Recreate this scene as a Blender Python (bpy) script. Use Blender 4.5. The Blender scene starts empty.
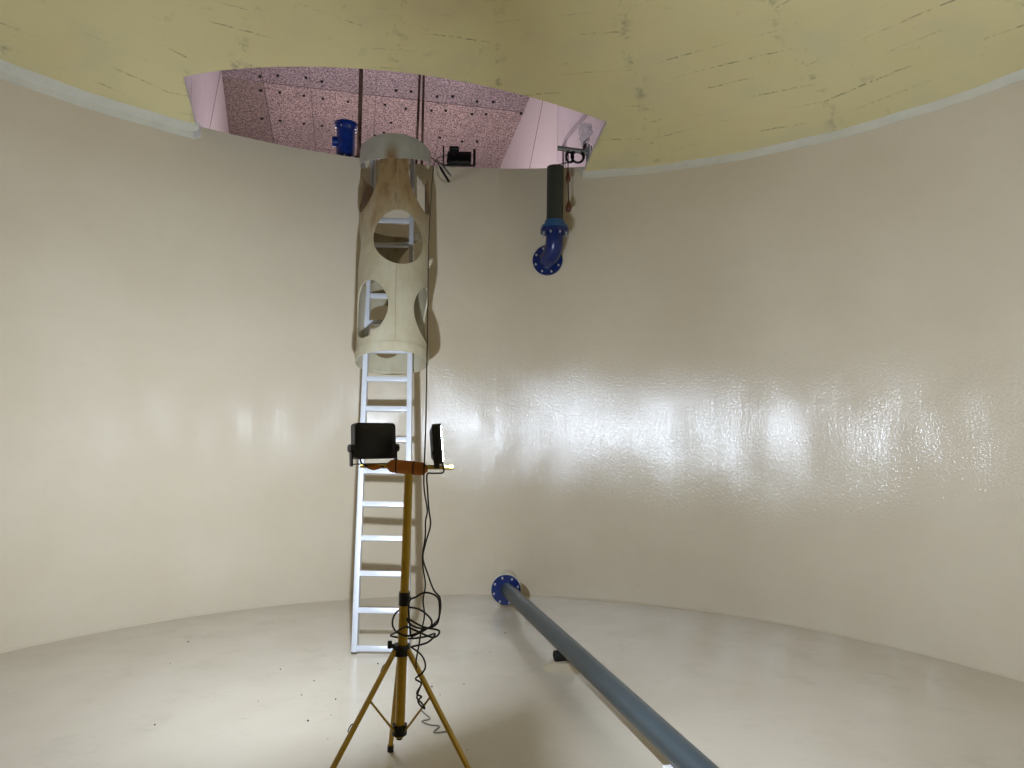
import bpy, bmesh, math, random
from mathutils import Vector, Matrix
random.seed(7)
PI = math.pi
sc = bpy.context.scene
COL = sc.collection

# ------------------------------------------------------------------ camera, world, exposure
cam_d = bpy.data.cameras.new('camera'); cam = bpy.data.objects.new('camera', cam_d); COL.objects.link(cam)
cam_d.sensor_fit = 'HORIZONTAL'; cam_d.sensor_width = 36.0
cam_d.lens = 685.0 / 1024.0 * 36.0
cam.matrix_world = Matrix.Translation((0, 0, 1.75)) @ Matrix.Rotation(math.radians(90 + 3.004), 4, 'X') @ Matrix.Rotation(math.radians(0.83), 4, 'Z')
cam_d.clip_start = 0.05; cam_d.clip_end = 100
sc.camera = cam
w = bpy.data.worlds.new('world'); sc.world = w; w.use_nodes = True
w.node_tree.nodes['Background'].inputs[0].default_value = (0.5, 0.5, 0.55, 1)
w.node_tree.nodes['Background'].inputs[1].default_value = 0.02
sc.view_settings.view_transform = 'Standard'; sc.view_settings.look = 'None'
sc.view_settings.exposure = 0.0; sc.view_settings.gamma = 1.0
sc.view_settings.use_curve_mapping = False

LAMP_LEFT = 84.0        # watts of the two flood lamps on the tripod
LAMP_RIGHT = 88.0
LAMP_COL = (0.725, 0.835, 1.0)
LAMP_SPREAD = 157.0     # beam angle, degrees
LAMP_SIZE = 0.042       # LED cluster
# unseen area light added to brighten the valve chamber from below the wall top
ld = bpy.data.lights.new('chamber_fill_light', 'AREA'); ld.energy = 120; ld.color = (1.0, 0.89, 0.93)
ld.shape = 'RECTANGLE'; ld.size = 2.6; ld.size_y = 1.6
lo = bpy.data.objects.new('chamber_fill_light', ld); COL.objects.link(lo)
lo.location = (-1.6, 9.2, 3.4); lo.rotation_euler = (math.radians(180 - 8), 0, 0)

# tank
CX, CY, R = -0.161, 2.631, 4.314
ZW = 4.34                       # wall top
ZS = 4.209                      # lower edge of the painted strip
ZD = 4.28                       # springing of the dome
RS = 11.516; ZC = -6.3975       # sphere of the dome

# ------------------------------------------------------------------ material helpers
def lin(c):
    return tuple(((v / 255.0) / 12.92 if v / 255.0 <= 0.04045 else ((v / 255.0 + 0.055) / 1.055) ** 2.4) for v in c) + (1.0,)

class NT:
    def __init__(s, name):
        s.m = bpy.data.materials.new(name); s.m.use_nodes = True
        s.t = s.m.node_tree; s.n = s.t.nodes; s.l = s.t.links
        s.p = s.n['Principled BSDF']
    def node(s, kind, **kw):
        n = s.n.new(kind)
        for k, v in kw.items(): setattr(n, k, v)
        return n
    def link(s, a, b): s.l.new(a, b)
    def put(s, sock, v):
        if hasattr(v, 'is_linked') or isinstance(v, bpy.types.NodeSocket): s.l.new(v, sock)
        else: sock.default_value = v
    def math(s, op, a, b=0.0, c=0.0):
        n = s.node('ShaderNodeMath', operation=op)
        s.put(n.inputs[0], a); s.put(n.inputs[1], b); s.put(n.inputs[2], c)
        return n.outputs[0]
    def vscale(s, v, sv):
        n = s.node('ShaderNodeVectorMath', operation='MULTIPLY'); s.link(v, n.inputs[0]); n.inputs[1].default_value = sv
        return n.outputs[0]
    def noise(s, v, scale, detail=2.0, rough=0.5):
        n = s.node('ShaderNodeTexNoise'); s.link(v, n.inputs['Vector'])
        n.inputs['Scale'].default_value = scale; n.inputs['Detail'].default_value = detail; n.inputs['Roughness'].default_value = rough
        return n.outputs['Fac']
    def ramp(s, f, a, b):
        n = s.node('ShaderNodeMapRange'); n.clamp = True; s.link(f, n.inputs[0]); n.inputs[1].default_value = a; n.inputs[2].default_value = b
        return n.outputs[0]
    def mix(s, f, a, b):
        n = s.node('ShaderNodeMix', data_type='RGBA')
        s.put(n.inputs[0], f); s.put(n.inputs[6], a); s.put(n.inputs[7], b)
        return n.outputs[2]
    def bump(s, h, strength, dist, prev=None):
        n = s.node('ShaderNodeBump'); s.link(h, n.inputs['Height'])
        n.inputs['Strength'].default_value = strength; n.inputs['Distance'].default_value = dist
        if prev is not None: s.link(prev, n.inputs['Normal'])
        return n.outputs[0]
    def coords(s, kind='Object'):
        return s.node('ShaderNodeTexCoord').outputs[kind]

def simple(name, rgb, rough=0.5, metal=0.0, var=0.0, vscale=20.0, bump=0.0, bscale=60.0, spec=0.5):
    t = NT(name); c = t.coords()
    base = lin(rgb)
    if var:
        f = t.ramp(t.noise(c, vscale, 3), 0.3, 0.7)
        t.link(t.mix(f, tuple(v * (1 - var) for v in base[:3]) + (1,), tuple(min(1, v * (1 + var)) for v in base[:3]) + (1,)), t.p.inputs['Base Color'])
    else:
        t.p.inputs['Base Color'].default_value = base
    t.p.inputs['Roughness'].default_value = rough; t.p.inputs['Metallic'].default_value = metal
    t.p.inputs['Specular IOR Level'].default_value = spec
    if bump: t.link(t.bump(t.noise(c, bscale, 3), bump, 0.01), t.p.inputs['Normal'])
    return t.m

def wall_paint():
    t = NT('glossy_wall_coating'); uv = t.coords('UV')
    c1 = t.noise(uv, 1.3, 3); c2 = t.noise(uv, 9, 3)
    a = t.mix(t.ramp(c1, 0.3, 0.7), lin((200, 186, 162)), lin((206, 193, 170)))
    a = t.mix(t.math('MULTIPLY', t.ramp(c2, 0.55, 0.8), 0.25), a, lin((192, 178, 154)))
    t.link(a, t.p.inputs['Base Color'])
    t.p.inputs['Roughness'].default_value = 0.14
    t.p.inputs['Specular IOR Level'].default_value = 0.5
    # slow waves, drips, orange peel, fine grain
    wave = t.bump(t.noise(t.vscale(uv, (1.0, 0.6, 1)), 1.6, 1), 1.0, 0.025)
    drips = t.bump(t.noise(t.vscale(uv, (1.0, 0.10, 1)), 16, 2), 0.2, 0.004, wave)
    # the coating is heavier and more orange-peeled on one run of the wall
    su = t.node('ShaderNodeSeparateXYZ'); t.link(uv, su.inputs[0]); u = su.outputs[0]
    run = t.math('MAXIMUM', t.ramp(u, 5.4, 3.2), t.ramp(u, 25.6, 26.6))
    amp = t.math('MULTIPLY_ADD', run, 0.62, 0.38)
    peel = t.bump(t.math('MULTIPLY', t.noise(uv, 56, 3, 0.65), amp), 0.62, 0.0030, drips)
    fine = t.bump(t.noise(uv, 210, 2, 0.6), 0.3, 0.0008, peel)
    t.link(fine, t.p.inputs['Normal'])
    return t.m

def floor_paint():
    t = NT('floor_coating'); c = t.coords()
    a = t.mix(t.ramp(t.noise(c, 1.1, 4), 0.3, 0.72), lin((196, 185, 166)), lin((206, 196, 179)))
    d = t.ramp(t.noise(c, 2.6, 7, 0.7), 0.54, 0.70)
    a = t.mix(t.math('MULTIPLY', d, 0.34), a, lin((176, 164, 146)))
    s = t.ramp(t.noise(t.vscale(c, (1, 3.5, 1)), 7, 6, 0.75), 0.63, 0.74)
    a = t.mix(t.math('MULTIPLY', s, 0.42), a, lin((140, 124, 108)))
    k = t.ramp(t.noise(c, 34, 3, 0.6), 0.79, 0.81)
    a = t.mix(t.math('MULTIPLY', k, 0.75), a, lin((70, 62, 54)))
    t.link(a, t.p.inputs['Base Color'])
    t.link(t.math('MULTIPLY_ADD', t.ramp(t.noise(c, 3, 4), 0.35, 0.7), 0.10, 0.16), t.p.inputs['Roughness'])
    b = t.bump(t.noise(c, 2.2, 1), 0.6, 0.02)
    b = t.bump(t.noise(c, 24, 3), 0.3, 0.0035, b)
    t.link(b, t.p.inputs['Normal'])
    return t.m

def dome_coat():
    t = NT('yellow_dome_coating')
    uv = t.coords('UV')                 # u = board ring coordinate (m), v = arc along the board (m)
    sep = t.node('ShaderNodeSeparateXYZ'); t.link(uv, sep.inputs[0]); u, v = sep.outputs[0], sep.outputs[1]
    obj = t.coords()
    base = t.mix(t.ramp(t.noise(obj, 0.9, 4), 0.32, 0.7), lin((208, 194, 142)), lin((216, 204, 152)))
    base = t.mix(t.math('MULTIPLY', t.ramp(t.noise(obj, 2.3, 4), 0.5, 0.72), 0.5), base, lin((198, 188, 152)))
    base = t.mix(t.math('MULTIPLY', t.ramp(t.noise(obj, 1.7, 3), 0.56, 0.74), 0.35), base, lin((216, 192, 146)))
    # board joints: thin lines every 0.2 m, broken by noise
    ring = t.math('DIVIDE', u, 0.2)
    warp = t.math('MULTIPLY', t.math('SUBTRACT', t.noise(obj, 9, 3), 0.5), 0.10)
    fr = t.math('FRACT', t.math('ADD', ring, warp))
    line = t.math('LESS_THAN', t.math('ABSOLUTE', t.math('SUBTRACT', fr, 0.5)), 0.035)
    cmb = t.node('ShaderNodeCombineXYZ'); t.link(t.math('MULTIPLY', t.math('FLOOR', ring), 3.7), cmb.inputs[0]); t.link(v, cmb.inputs[1])
    seg = t.ramp(t.noise(cmb.outputs[0], 1.5, 2), 0.50, 0.64)
    dash = t.ramp(t.noise(t.vscale(obj, (1, 1, 1)), 26, 3), 0.42, 0.6)
    joint = t.math('MULTIPLY', t.math('MULTIPLY', line, seg), dash)
    base = t.mix(t.math('MULTIPLY', joint, 0.62), base, lin((104, 98, 78)))
    # radial seams between the formwork sectors (third uv axis packed into a vertex attribute)
    at = t.node('ShaderNodeAttribute', attribute_name='seam'); sd = at.outputs['Fac']
    smask = t.ramp(sd, 0.09, 0.0)
    sn = t.ramp(t.noise(obj, 8, 5, 0.7), 0.52, 0.66)
    base = t.mix(t.math('MULTIPLY', t.math('MULTIPLY', smask, sn), 0.6), base, lin((122, 118, 96)))
    smudge = t.ramp(t.noise(t.vscale(obj, (1, 1, 1)), 5, 6, 0.7), 0.63, 0.75)
    base = t.mix(t.math('MULTIPLY', smudge, 0.45), base, lin((138, 130, 104)))
    t.link(base, t.p.inputs['Base Color'])
    t.p.inputs['Roughness'].default_value = 0.55
    b = t.bump(t.noise(obj, 30, 4), 0.3, 0.006)
    b = t.bump(t.math('MULTIPLY', joint, -1.0), 0.6, 0.006, b)
    t.link(b, t.p.inputs['Normal'])
    return t.m

def speckled_concrete(name, dark, pale):
    t = NT(name); c = t.coords()
    n1 = t.noise(c, 42, 3, 0.8); n2 = t.noise(c, 1.2, 3)
    a = t.mix(t.ramp(n1, 0.40, 0.60), lin(dark), lin(pale))
    a = t.mix(t.math('MULTIPLY', t.ramp(n2, 0.35, 0.7), 0.4), a, lin((118, 104, 104)))
    t.link(a, t.p.inputs['Base Color']); t.p.inputs['Roughness'].default_value = 0.9
    t.link(t.bump(n1, 0.8, 0.02), t.p.inputs['Normal'])
    return t.m

def stained_grp():
    t = NT('stained_fibreglass'); c = t.coords()
    sep = t.node('ShaderNodeSeparateXYZ'); t.link(c, sep.inputs[0]); z = sep.outputs[2]
    n = t.noise(t.vscale(c, (1, 1, 0.5)), 7, 5, 0.65)
    n2 = t.noise(t.vscale(c, (1, 1, 0.25)), 16, 4, 0.6)
    base = t.mix(t.ramp(n, 0.35, 0.7), lin((178, 170, 146)), lin((164, 152, 122)))
    hi = t.ramp(t.math('ADD', z, t.math('MULTIPLY', n, 0.5)), 1.18, 1.75)       # rust wash grows towards the top
    base = t.mix(t.math('MULTIPLY', hi, 0.85), base, lin((136, 106, 68)))
    st = t.math('MULTIPLY', t.ramp(n2, 0.50, 0.66), t.ramp(z, 0.9, 1.6))
    base = t.mix(t.math('MULTIPLY', st, 0.7), base, lin((98, 66, 40)))
    top = t.ramp(t.math('ADD', z, t.math('MULTIPLY', t.math('SUBTRACT', t.noise(c, 5, 4), 0.5), 0.30)), 2.6, 2.7)
    base = t.mix(top, base, lin((184, 184, 172)))
    t.link(base, t.p.inputs['Base Color']); t.p.inputs['Roughness'].default_value = 0.42
    t.link(t.bump(t.noise(c, 22, 3), 0.2, 0.006), t.p.inputs['Normal'])
    return t.m

def grp_band():
    t = NT('pale_fibreglass_band'); c = t.coords()
    sep = t.node('ShaderNodeSeparateXYZ'); t.link(c, sep.inputs[0])
    n = t.noise(t.vscale(c, (1, 1, 0.4)), 9, 4, 0.65)
    base = t.mix(t.ramp(n, 0.35, 0.7), lin((172, 170, 160)), lin((156, 154, 143)))
    off = t.math('ABSOLUTE', t.math('ADD', sep.outputs[0], 0.075))
    mid = t.ramp(t.math('ADD', off, t.math('MULTIPLY', n, 0.08)), 0.115, 0.055)
    low = t.ramp(t.math('ADD', sep.outputs[2], t.math('MULTIPLY', n, 0.15)), 2.06, 1.90)
    base = t.mix(t.math('MULTIPLY', mid, 0.25), base, lin((150, 140, 112)))
    base = t.mix(t.math('MULTIPLY', t.math('MULTIPLY', mid, low), 0.85), base, lin((122, 86, 48)))
    t.link(base, t.p.inputs['Base Color']); t.p.inputs['Roughness'].default_value = 0.45
    return t.m

def emissive(name, col, s):
    t = NT(name); t.p.inputs['Base Color'].default_value = (0.8, 0.8, 0.8, 1)
    t.p.inputs['Emission Color'].default_value = col; t.p.inputs['Emission Strength'].default_value = s
    return t.m

M = {}
M['wall'] = wall_paint(); M['floor'] = floor_paint(); M['dome'] = dome_coat(); M['concrete'] = speckled_concrete('speckled_concrete', (78, 66, 65), (204, 178, 172))
M['concrete_shaded'] = speckled_concrete('shaded_speckled_concrete', (76, 66, 70), (176, 158, 160))  # dimmer light on the upper panel rows, put into a darker grey
M['concrete_brown'] = speckled_concrete('brown_speckled_concrete', (78, 66, 62), (172, 150, 140))
M['grp'] = stained_grp(); M['grp_top'] = grp_band()
M['strip'] = simple('pale_sealant_strip', (206, 202, 186), 0.5, var=0.05, vscale=6, bump=0.4, bscale=25)
M['cut'] = simple('white_cut_edge', (222, 216, 206), 0.6, var=0.06, vscale=8)
M['white_sheet'] = simple('white_sheet', (216, 205, 206), 0.45, var=0.03, vscale=2, bump=0.1, bscale=6)
M['white_sheet_b'] = simple('pale_grey_sheet', (206, 196, 200), 0.45, var=0.04, vscale=3, bump=0.1, bscale=6)
M['dark_joint'] = simple('dark_hole', (20, 17, 17), 0.9)
M['alu'] = simple('pale_aluminium', (203, 205, 209), 0.38, metal=0.15, var=0.04, vscale=12, bump=0.15, bscale=90)
M['blue'] = simple('blue_epoxy', (7, 31, 88), 0.26, var=0.18, vscale=9, bump=0.15, bscale=30)
M['blue_b'] = simple('chipped_blue_epoxy', (16, 46, 120), 0.35, var=0.25, vscale=14, bump=0.2, bscale=30)
M['teal'] = simple('teal_coupling', (34, 84, 128), 0.35, var=0.1, vscale=12)
M['bolt'] = simple('zinc_bolt', (196, 196, 200), 0.35, metal=0.7)
M['pvc_dark'] = simple('dark_green_grey_pipe', (42, 46, 40), 0.42, var=0.2, vscale=10, bump=0.1, bscale=20)
M['pvc_grey'] = simple('blue_grey_plastic_pipe', (56, 66, 70), 0.36, var=0.08, vscale=5)
M['black'] = simple('black_plastic', (14, 14, 15), 0.45)
M['black_metal'] = simple('black_painted_metal', (17, 17, 18), 0.4, bump=0.1, bscale=120)
M['rubber'] = simple('black_rubber', (16, 15, 15), 0.7)
M['yellow'] = simple('yellow_painted_steel', (202, 164, 44), 0.38, var=0.1, vscale=16)
M['yellow_b'] = simple('pale_yellow_steel', (222, 190, 92), 0.35, var=0.06, vscale=20)
M['foam'] = simple('orange_brown_foam', (200, 124, 54), 0.75, var=0.1, vscale=30, bump=0.3, bscale=90)
M['rust'] = simple('rusty_brown_steel', (112, 84, 70), 0.8, var=0.25, vscale=30, bump=0.3, bscale=80)
M['pad'] = simple('shaded_pad_coating', (186, 172, 146), 0.4, var=0.06, vscale=9)  # tan darkened so the pad carries shadow in its colour
M['seam'] = simple('seam_brown_grey', (150, 136, 108), 0.6)  # brown-grey of the cage's mould seams
M['steel'] = simple('grey_galvanised_steel', (142, 142, 132), 0.5, metal=0.2, var=0.1, vscale=30)
M['conduit'] = simple('grey_conduit', (150, 140, 146), 0.5)
M['float'] = simple('brown_float_plastic', (92, 50, 30), 0.4)
M['cord'] = simple('dark_cord', (48, 34, 28), 0.6)
M['grey_cord'] = simple('grey_cord', (128, 122, 112), 0.6)
M['film'] = simple('clear_grey_film', (236, 233, 240), 0.25, var=0.12, vscale=40)
M['film'].node_tree.nodes['Principled BSDF'].inputs['Alpha'].default_value = 0.35
M['tie'] = simple('red_brown_tie', (84, 44, 40), 0.6)
M['white_block'] = simple('white_plastic_block', (236, 230, 224), 0.45)
M['grit'] = simple('dark_grit', (70, 62, 54), 0.8)
M['lens'] = emissive('lit_lens', LAMP_COL + (1,), 125.0)
M['led'] = emissive('lit_led_cluster', LAMP_COL + (1,), 200.0)

# ------------------------------------------------------------------ mesh helpers
def catmull(pts, n=6, closed=False):
    P = [Vector(p) for p in pts]; out = []
    N = len(P); rng = N if closed else N - 1
    for i in range(rng):
        if closed: p0, p1, p2, p3 = P[i - 1], P[i], P[(i + 1) % N], P[(i + 2) % N]
        else: p0, p1, p2, p3 = P[max(i - 1, 0)], P[i], P[i + 1], P[min(i + 2, N - 1)]
        for k in range(n):
            t = k / n
            out.append(0.5 * ((2 * p1) + (-p0 + p2) * t + (2 * p0 - 5 * p1 + 4 * p2 - p3) * t * t + (-p0 + 3 * p1 - 3 * p2 + p3) * t ** 3))
    if not closed: out.append(P[-1])
    return out

def tube(bm, pts, r, seg=10, closed=False, caps=True, radii=None):
    P = [Vector(p) for p in pts]; N = len(P); rings = []
    t0 = (P[1] - P[0]).normalized(); up = Vector((0, 0, 1)) if abs(t0.z) < 0.9 else Vector((1, 0, 0))
    nrm = t0.cross(up).normalized()
    for i in range(N):
        if closed: t = (P[(i + 1) % N] - P[i - 1])
        else: t = P[min(i + 1, N - 1)] - P[max(i - 1, 0)]
        t = t.normalized() if t.length > 1e-9 else t0
        nrm = (nrm - t * nrm.dot(t)); nrm = nrm.normalized() if nrm.length > 1e-6 else t.orthogonal().normalized()
        b = t.cross(nrm); rr = radii[i] if radii else r
        rings.append([bm.verts.new(P[i] + (nrm * math.cos(2 * PI * k / seg) + b * math.sin(2 * PI * k / seg)) * rr) for k in range(seg)])
    for i in range(N if closed else N - 1):
        a, c = rings[i], rings[(i + 1) % N]
        for k in range(seg):
            bm.faces.new((a[k], a[(k + 1) % seg], c[(k + 1) % seg], c[k]))
    if caps and not closed:
        bm.faces.new(list(reversed(rings[0]))); bm.faces.new(rings[-1])

def hollow(bm, a, b, ro, ri, seg=24):
    a, b = Vector(a), Vector(b); t = (b - a).normalized(); n = t.orthogonal().normalized(); q = t.cross(n)
    def ring(c, r): return [bm.verts.new(c + (n * math.cos(2 * PI * k / seg) + q * math.sin(2 * PI * k / seg)) * r) for k in range(seg)]
    A, B, C_, D = ring(a, ro), ring(b, ro), ring(b, ri), ring(a, ri)
    for X, Y in ((A, B), (B, C_), (C_, D), (D, A)):
        for k in range(seg): bm.faces.new((X[k], X[(k + 1) % seg], Y[(k + 1) % seg], Y[k]))

def box(bm, c, s, mat=None, bevel=0.0):
    """box of size s centred on c, rotated by 3x3 mat"""
    c = Vector(c); m3 = mat or Matrix.Identity(3); tmp = bmesh.new()
    bmesh.ops.create_cube(tmp, size=1.0)
    for v in tmp.verts: v.co = Vector((v.co.x * s[0], v.co.y * s[1], v.co.z * s[2]))
    if bevel: bmesh.ops.bevel(tmp, geom=tmp.edges[:], offset=bevel, segments=2, affect='EDGES', profile=0.5)
    mp = {}
    for v in tmp.verts: mp[v] = bm.verts.new(m3 @ v.co + c)
    for f in tmp.faces: bm.faces.new([mp[v] for v in f.verts])
    tmp.free()

def prism(bm, poly, n, d):
    """extrude a planar polygon (3D points) by d along n"""
    n = Vector(n).normalized(); A = [bm.verts.new(Vector(p)) for p in poly]; B = [bm.verts.new(Vector(p) + n * d) for p in poly]
    k = len(poly)
    bm.faces.new(A); bm.faces.new(list(reversed(B)))
    for i in range(k): bm.faces.new((A[i], B[i], B[(i + 1) % k], A[(i + 1) % k]))

def axes(t, up=(0, 0, 1)):
    """columns x, y=t, z"""
    t = Vector(t).normalized(); x = t.cross(Vector(up)).normalized(); z = x.cross(t)
    return Matrix((x, t, z)).transposed()

def finish(bm, smooth=True, angle=35):
    bmesh.ops.recalc_face_normals(bm, faces=bm.faces[:])
    me = bpy.data.meshes.new('m'); bm.to_mesh(me); bm.free()
    if smooth:
        for p in me.polygons: p.use_smooth = True
        me.set_sharp_from_angle(angle=math.radians(angle))
    return me

def obj(name, bm, mat, parent=None, smooth=True, loc=None, angle=35):
    """one mesh object; its vertices are given in world space, its origin is the base of its thing"""
    root = parent
    while root is not None and root.parent is not None: root = root.parent
    off = Vector(root.location) if root is not None else (Vector(loc) if loc is not None else Vector((0, 0, 0)))
    for v in bm.verts: v.co -= off
    me = finish(bm, smooth, angle); me.name = name; me.materials.append(mat)
    o = bpy.data.objects.new(name, me); COL.objects.link(o)
    if parent is not None: o.parent = parent
    elif loc is not None: o.location = loc
    return o

def tag(o, label=None, cat=None, group=None, kind=None):
    if label: o['label'] = label
    if cat: o['category'] = cat
    if group: o['group'] = group
    if kind: o['kind'] = kind
    return o

def thing(name, label, cat, loc, group=None):
    o = bpy.data.objects.new(name, None); COL.objects.link(o); o.location = loc; o.empty_display_size = 0.1
    return tag(o, label, cat, group)

def copies(proto, spots):
    """copies of a part that share its mesh: moved by the given offsets"""
    for s in spots:
        c = proto.copy(); c.location = Vector(proto.location) + Vector(s); COL.objects.link(c)

def rounded_rect(w, h, r, n=4):
    pts = []
    for cx, cz, a0 in ((w / 2 - r, h / 2 - r, 0), (-w / 2 + r, h / 2 - r, 90), (-w / 2 + r, -h / 2 + r, 180), (w / 2 - r, -h / 2 + r, 270)):
        for k in range(n + 1):
            a = math.radians(a0 + 90 * k / n); pts.append((cx + r * math.cos(a), cz + r * math.sin(a)))
    return pts

# ------------------------------------------------------------------ the tank shell
NS = 192
def wpt(r, a, z): return Vector((CX + r * math.sin(a), CY + r * math.cos(a), z))   # azimuth a from +Y

bm = bmesh.new()
vs = [bm.verts.new(wpt(R + 0.3, 2 * PI * k / 96, 0.0)) for k in range(96)]
vb = [bm.verts.new(wpt(R + 0.3, 2 * PI * k / 96, -0.2)) for k in range(96)]
bm.faces.new(vs); bm.faces.new(list(reversed(vb)))
for k in range(96): bm.faces.new((vs[k], vb[k], vb[(k + 1) % 96], vs[(k + 1) % 96]))
tag(obj('floor', bm, M['floor'], smooth=False), 'glossy off-white coated tank floor with scattered dirt', kind='structure')

# round wall, uv in metres
bm = bmesh.new(); uvl = bm.loops.layers.uv.new('UVMap')
zs = [0.0, 0.6, 1.2, 1.8, 2.4, 3.0, 3.6, 4.0, ZW]
inner = [[bm.verts.new(wpt(R, 2 * PI * k / NS, z)) for k in range(NS)] for z in zs]
outer = [[bm.verts.new(wpt(R + 0.36, 2 * PI * k / NS, z)) for k in range(NS)] for z in (0.0, ZW)]
def wf(a, b, c, d, k, za, zb):
    f = bm.faces.new((a, b, c, d)); u0, u1 = R * 2 * PI * k / NS, R * 2 * PI * (k + 1) / NS
    for lp, uv in zip(f.loops, ((u0, za), (u1, za), (u1, zb), (u0, zb))): lp[uvl].uv = uv
for k in range(NS):
    j = (k + 1) % NS
    for i in range(len(zs) - 1): wf(inner[i][k], inner[i][j], inner[i + 1][j], inner[i + 1][k], k, zs[i], zs[i + 1])
    wf(inner[-1][k], inner[-1][j], outer[1][j], outer[1][k], k, ZW, ZW + 0.36)
    wf(outer[1][k], outer[1][j], outer[0][j], outer[0][k], k, ZW, 0)
tag(obj('wall_round', bm, M['wall']), 'glossy off-white coated round tank wall', kind='structure')

# small fillet bead along the seam of wall and floor
bm = bmesh.new()
prev = None; first = None
for k in range(NS + 1):
    a = 2 * PI * k / NS
    if k == NS: ring = first
    else: ring = [bm.verts.new(wpt(R + 0.02 - d, a, z)) for d, z in ((0.016, 0.012), (0.024, 0.010), (0.030, 0.005), (0.034, -0.004), (0.0, -0.004))]
    if first is None: first = ring
    if prev:
        for i in range(5): bm.faces.new((prev[i], ring[i], ring[(i + 1) % 5], prev[(i + 1) % 5]))
    prev = ring
tag(obj('trim_1', bm, M['wall']), 'glossy coated bead along the foot of the round wall', kind='structure')

# dome with a hatch opening cut at its edge
HOLE = [(-2.85, 6.002), (-2.778, 5.726), (-2.701, 5.413), (-2.564, 5.412), (-2.368, 5.424), (-2.058, 5.461), (-1.747, 5.512), (-1.392, 5.578),
        (-1.069, 5.644), (-0.74, 5.721), (-0.317, 5.831), (0.123, 5.958), (0.49, 6.072), (0.842, 6.188), (0.771, 6.512), (0.695, 6.881), (0.60, 7.4), (-3.1, 7.4), (-3.0, 6.6)]
SECT = math.radians(21.5)
def dome_mesh():
    bm = bmesh.new(); uvl = bm.loops.layers.uv.new('UVMap'); fl = bm.verts.layers.float.new('seam')
    rs = [0.0, 0.4, 0.9] + [1.2 + 0.1 * i for i in range(32)]; rs = [r for r in rs if r < R] + [R + 0.03]
    NA = 134          # eight steps per formwork sector
    def seamd(r, a):
        q = (a / SECT) % 1.0; return min(q, 1 - q) * SECT * r
    def mk(off):
        rows = []
        for r in rs:
            row = []
            for k in range(NA):
                a = 2 * PI * k / NA
                d = math.sqrt(RS * RS - r * r)
                p = wpt(r, a, ZC + d); nrm = (p - Vector((CX, CY, ZC))).normalized()
                v = bm.verts.new(p + nrm * off); v[fl] = seamd(r, a); row.append(v)
                if r == 0: break
            rows.append(row)
        return rows
    lo, hi = mk(0.0), mk(0.04)
    def uv(f):
        pts = [(l.vert.co.x - CX, l.vert.co.y - CY) for l in f.loops]
        mx, my = sum(p[0] for p in pts) / len(pts), sum(p[1] for p in pts) / len(pts)
        s = math.floor(math.atan2(mx, my) / SECT); am = (s + 0.5) * SECT
        for l, p in zip(f.loops, pts):
            l[uvl].uv = (p[0] * math.sin(am) + p[1] * math.cos(am), p[0] * math.cos(am) - p[1] * math.sin(am) + s * 5.3)
    for rows, flip in ((lo, True), (hi, False)):
        for i in range(len(rows) - 1):
            for k in range(NA):
                j = (k + 1) % NA
                q = (rows[0][0], rows[1][k], rows[1][j]) if i == 0 else (rows[i][k], rows[i + 1][k], rows[i + 1][j], rows[i][j])
                f = bm.faces.new(tuple(reversed(q)) if flip else q); uv(f)
    for k in range(NA):
        f = bm.faces.new((lo[-1][k], lo[-1][(k + 1) % NA], hi[-1][(k + 1) % NA], hi[-1][k])); uv(f)
    bmesh.ops.recalc_face_normals(bm, faces=bm.faces[:])
    me = bpy.data.meshes.new('ceiling'); bm.to_mesh(me); bm.free()
    return me

def boolean_cut(me, cut_bm, mat_cut=None):
    a = bpy.data.objects.new('a', me); COL.objects.link(a)
    bmesh.ops.recalc_face_normals(cut_bm, faces=cut_bm.faces[:])
    cm = bpy.data.meshes.new('cut'); cut_bm.to_mesh(cm); cut_bm.free()
    if mat_cut: cm.materials.append(mat_cut)
    b = bpy.data.objects.new('b', cm); COL.objects.link(b)
    md = a.modifiers.new('cut', 'BOOLEAN'); md.operation = 'DIFFERENCE'; md.object = b; md.solver = 'EXACT'
    if mat_cut: md.material_mode = 'TRANSFER'
    dg = bpy.context.evaluated_depsgraph_get(); dg.update()
    out = bpy.data.meshes.new_from_object(a.evaluated_get(dg), preserve_all_data_layers=True, depsgraph=dg)
    bpy.data.objects.remove(a); bpy.data.objects.remove(b)
    return out

me = dome_mesh(); me.materials.append(M['dome'])
cb = bmesh.new(); prism(cb, [(x, y, 3.9) for x, y in HOLE], (0, 0, 1), 1.4)
me = boolean_cut(me, cb, M['cut'])
for p in me.polygons: p.use_smooth = True
me.set_sharp_from_angle(angle=math.radians(30))
o = bpy.data.objects.new('ceiling', me); COL.objects.link(o)
tag(o, 'yellow coated concrete dome with board marks and a hatch cut at its edge', kind='structure')

# painted strip where the wall meets the dome, interrupted at the hatch
def az(x, y): return math.atan2(x - CX, y - CY)
a0 = az(0.69, 6.88); a1 = az(-2.845, 5.99) + 2 * PI
bm = bmesh.new(); prev = None; n = 180
for k in range(n + 1):
    a = a0 + (a1 - a0) * k / n; q = k / n
    jit = 0.004 * math.sin(31 * a) + 0.003 * math.sin(73 * a + 1)
    wd = 0.012 + 0.075 * max(0.0, min(1.0, (q - 0.45) / 0.4)) + jit
    dz = lambda r: ZC + math.sqrt(RS * RS - r * r)
    sec = [(R + 0.01, ZS + jit * 0.5), (R - 0.007, ZS + 0.004 + jit * 0.5), (R - 0.009, dz(R) - 0.012), (R - wd, dz(R - wd) - 0.007), (R - wd - 0.004, dz(R - wd) + 0.02), (R + 0.01, dz(R) + 0.02)]
    ring = [bm.verts.new(wpt(r, a, z)) for r, z in sec]
    if prev:
        for i in range(6): bm.faces.new((prev[i], ring[i], ring[(i + 1) % 6], prev[(i + 1) % 6]))
    else: bm.faces.new(list(reversed(ring)))
    prev = ring
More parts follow.
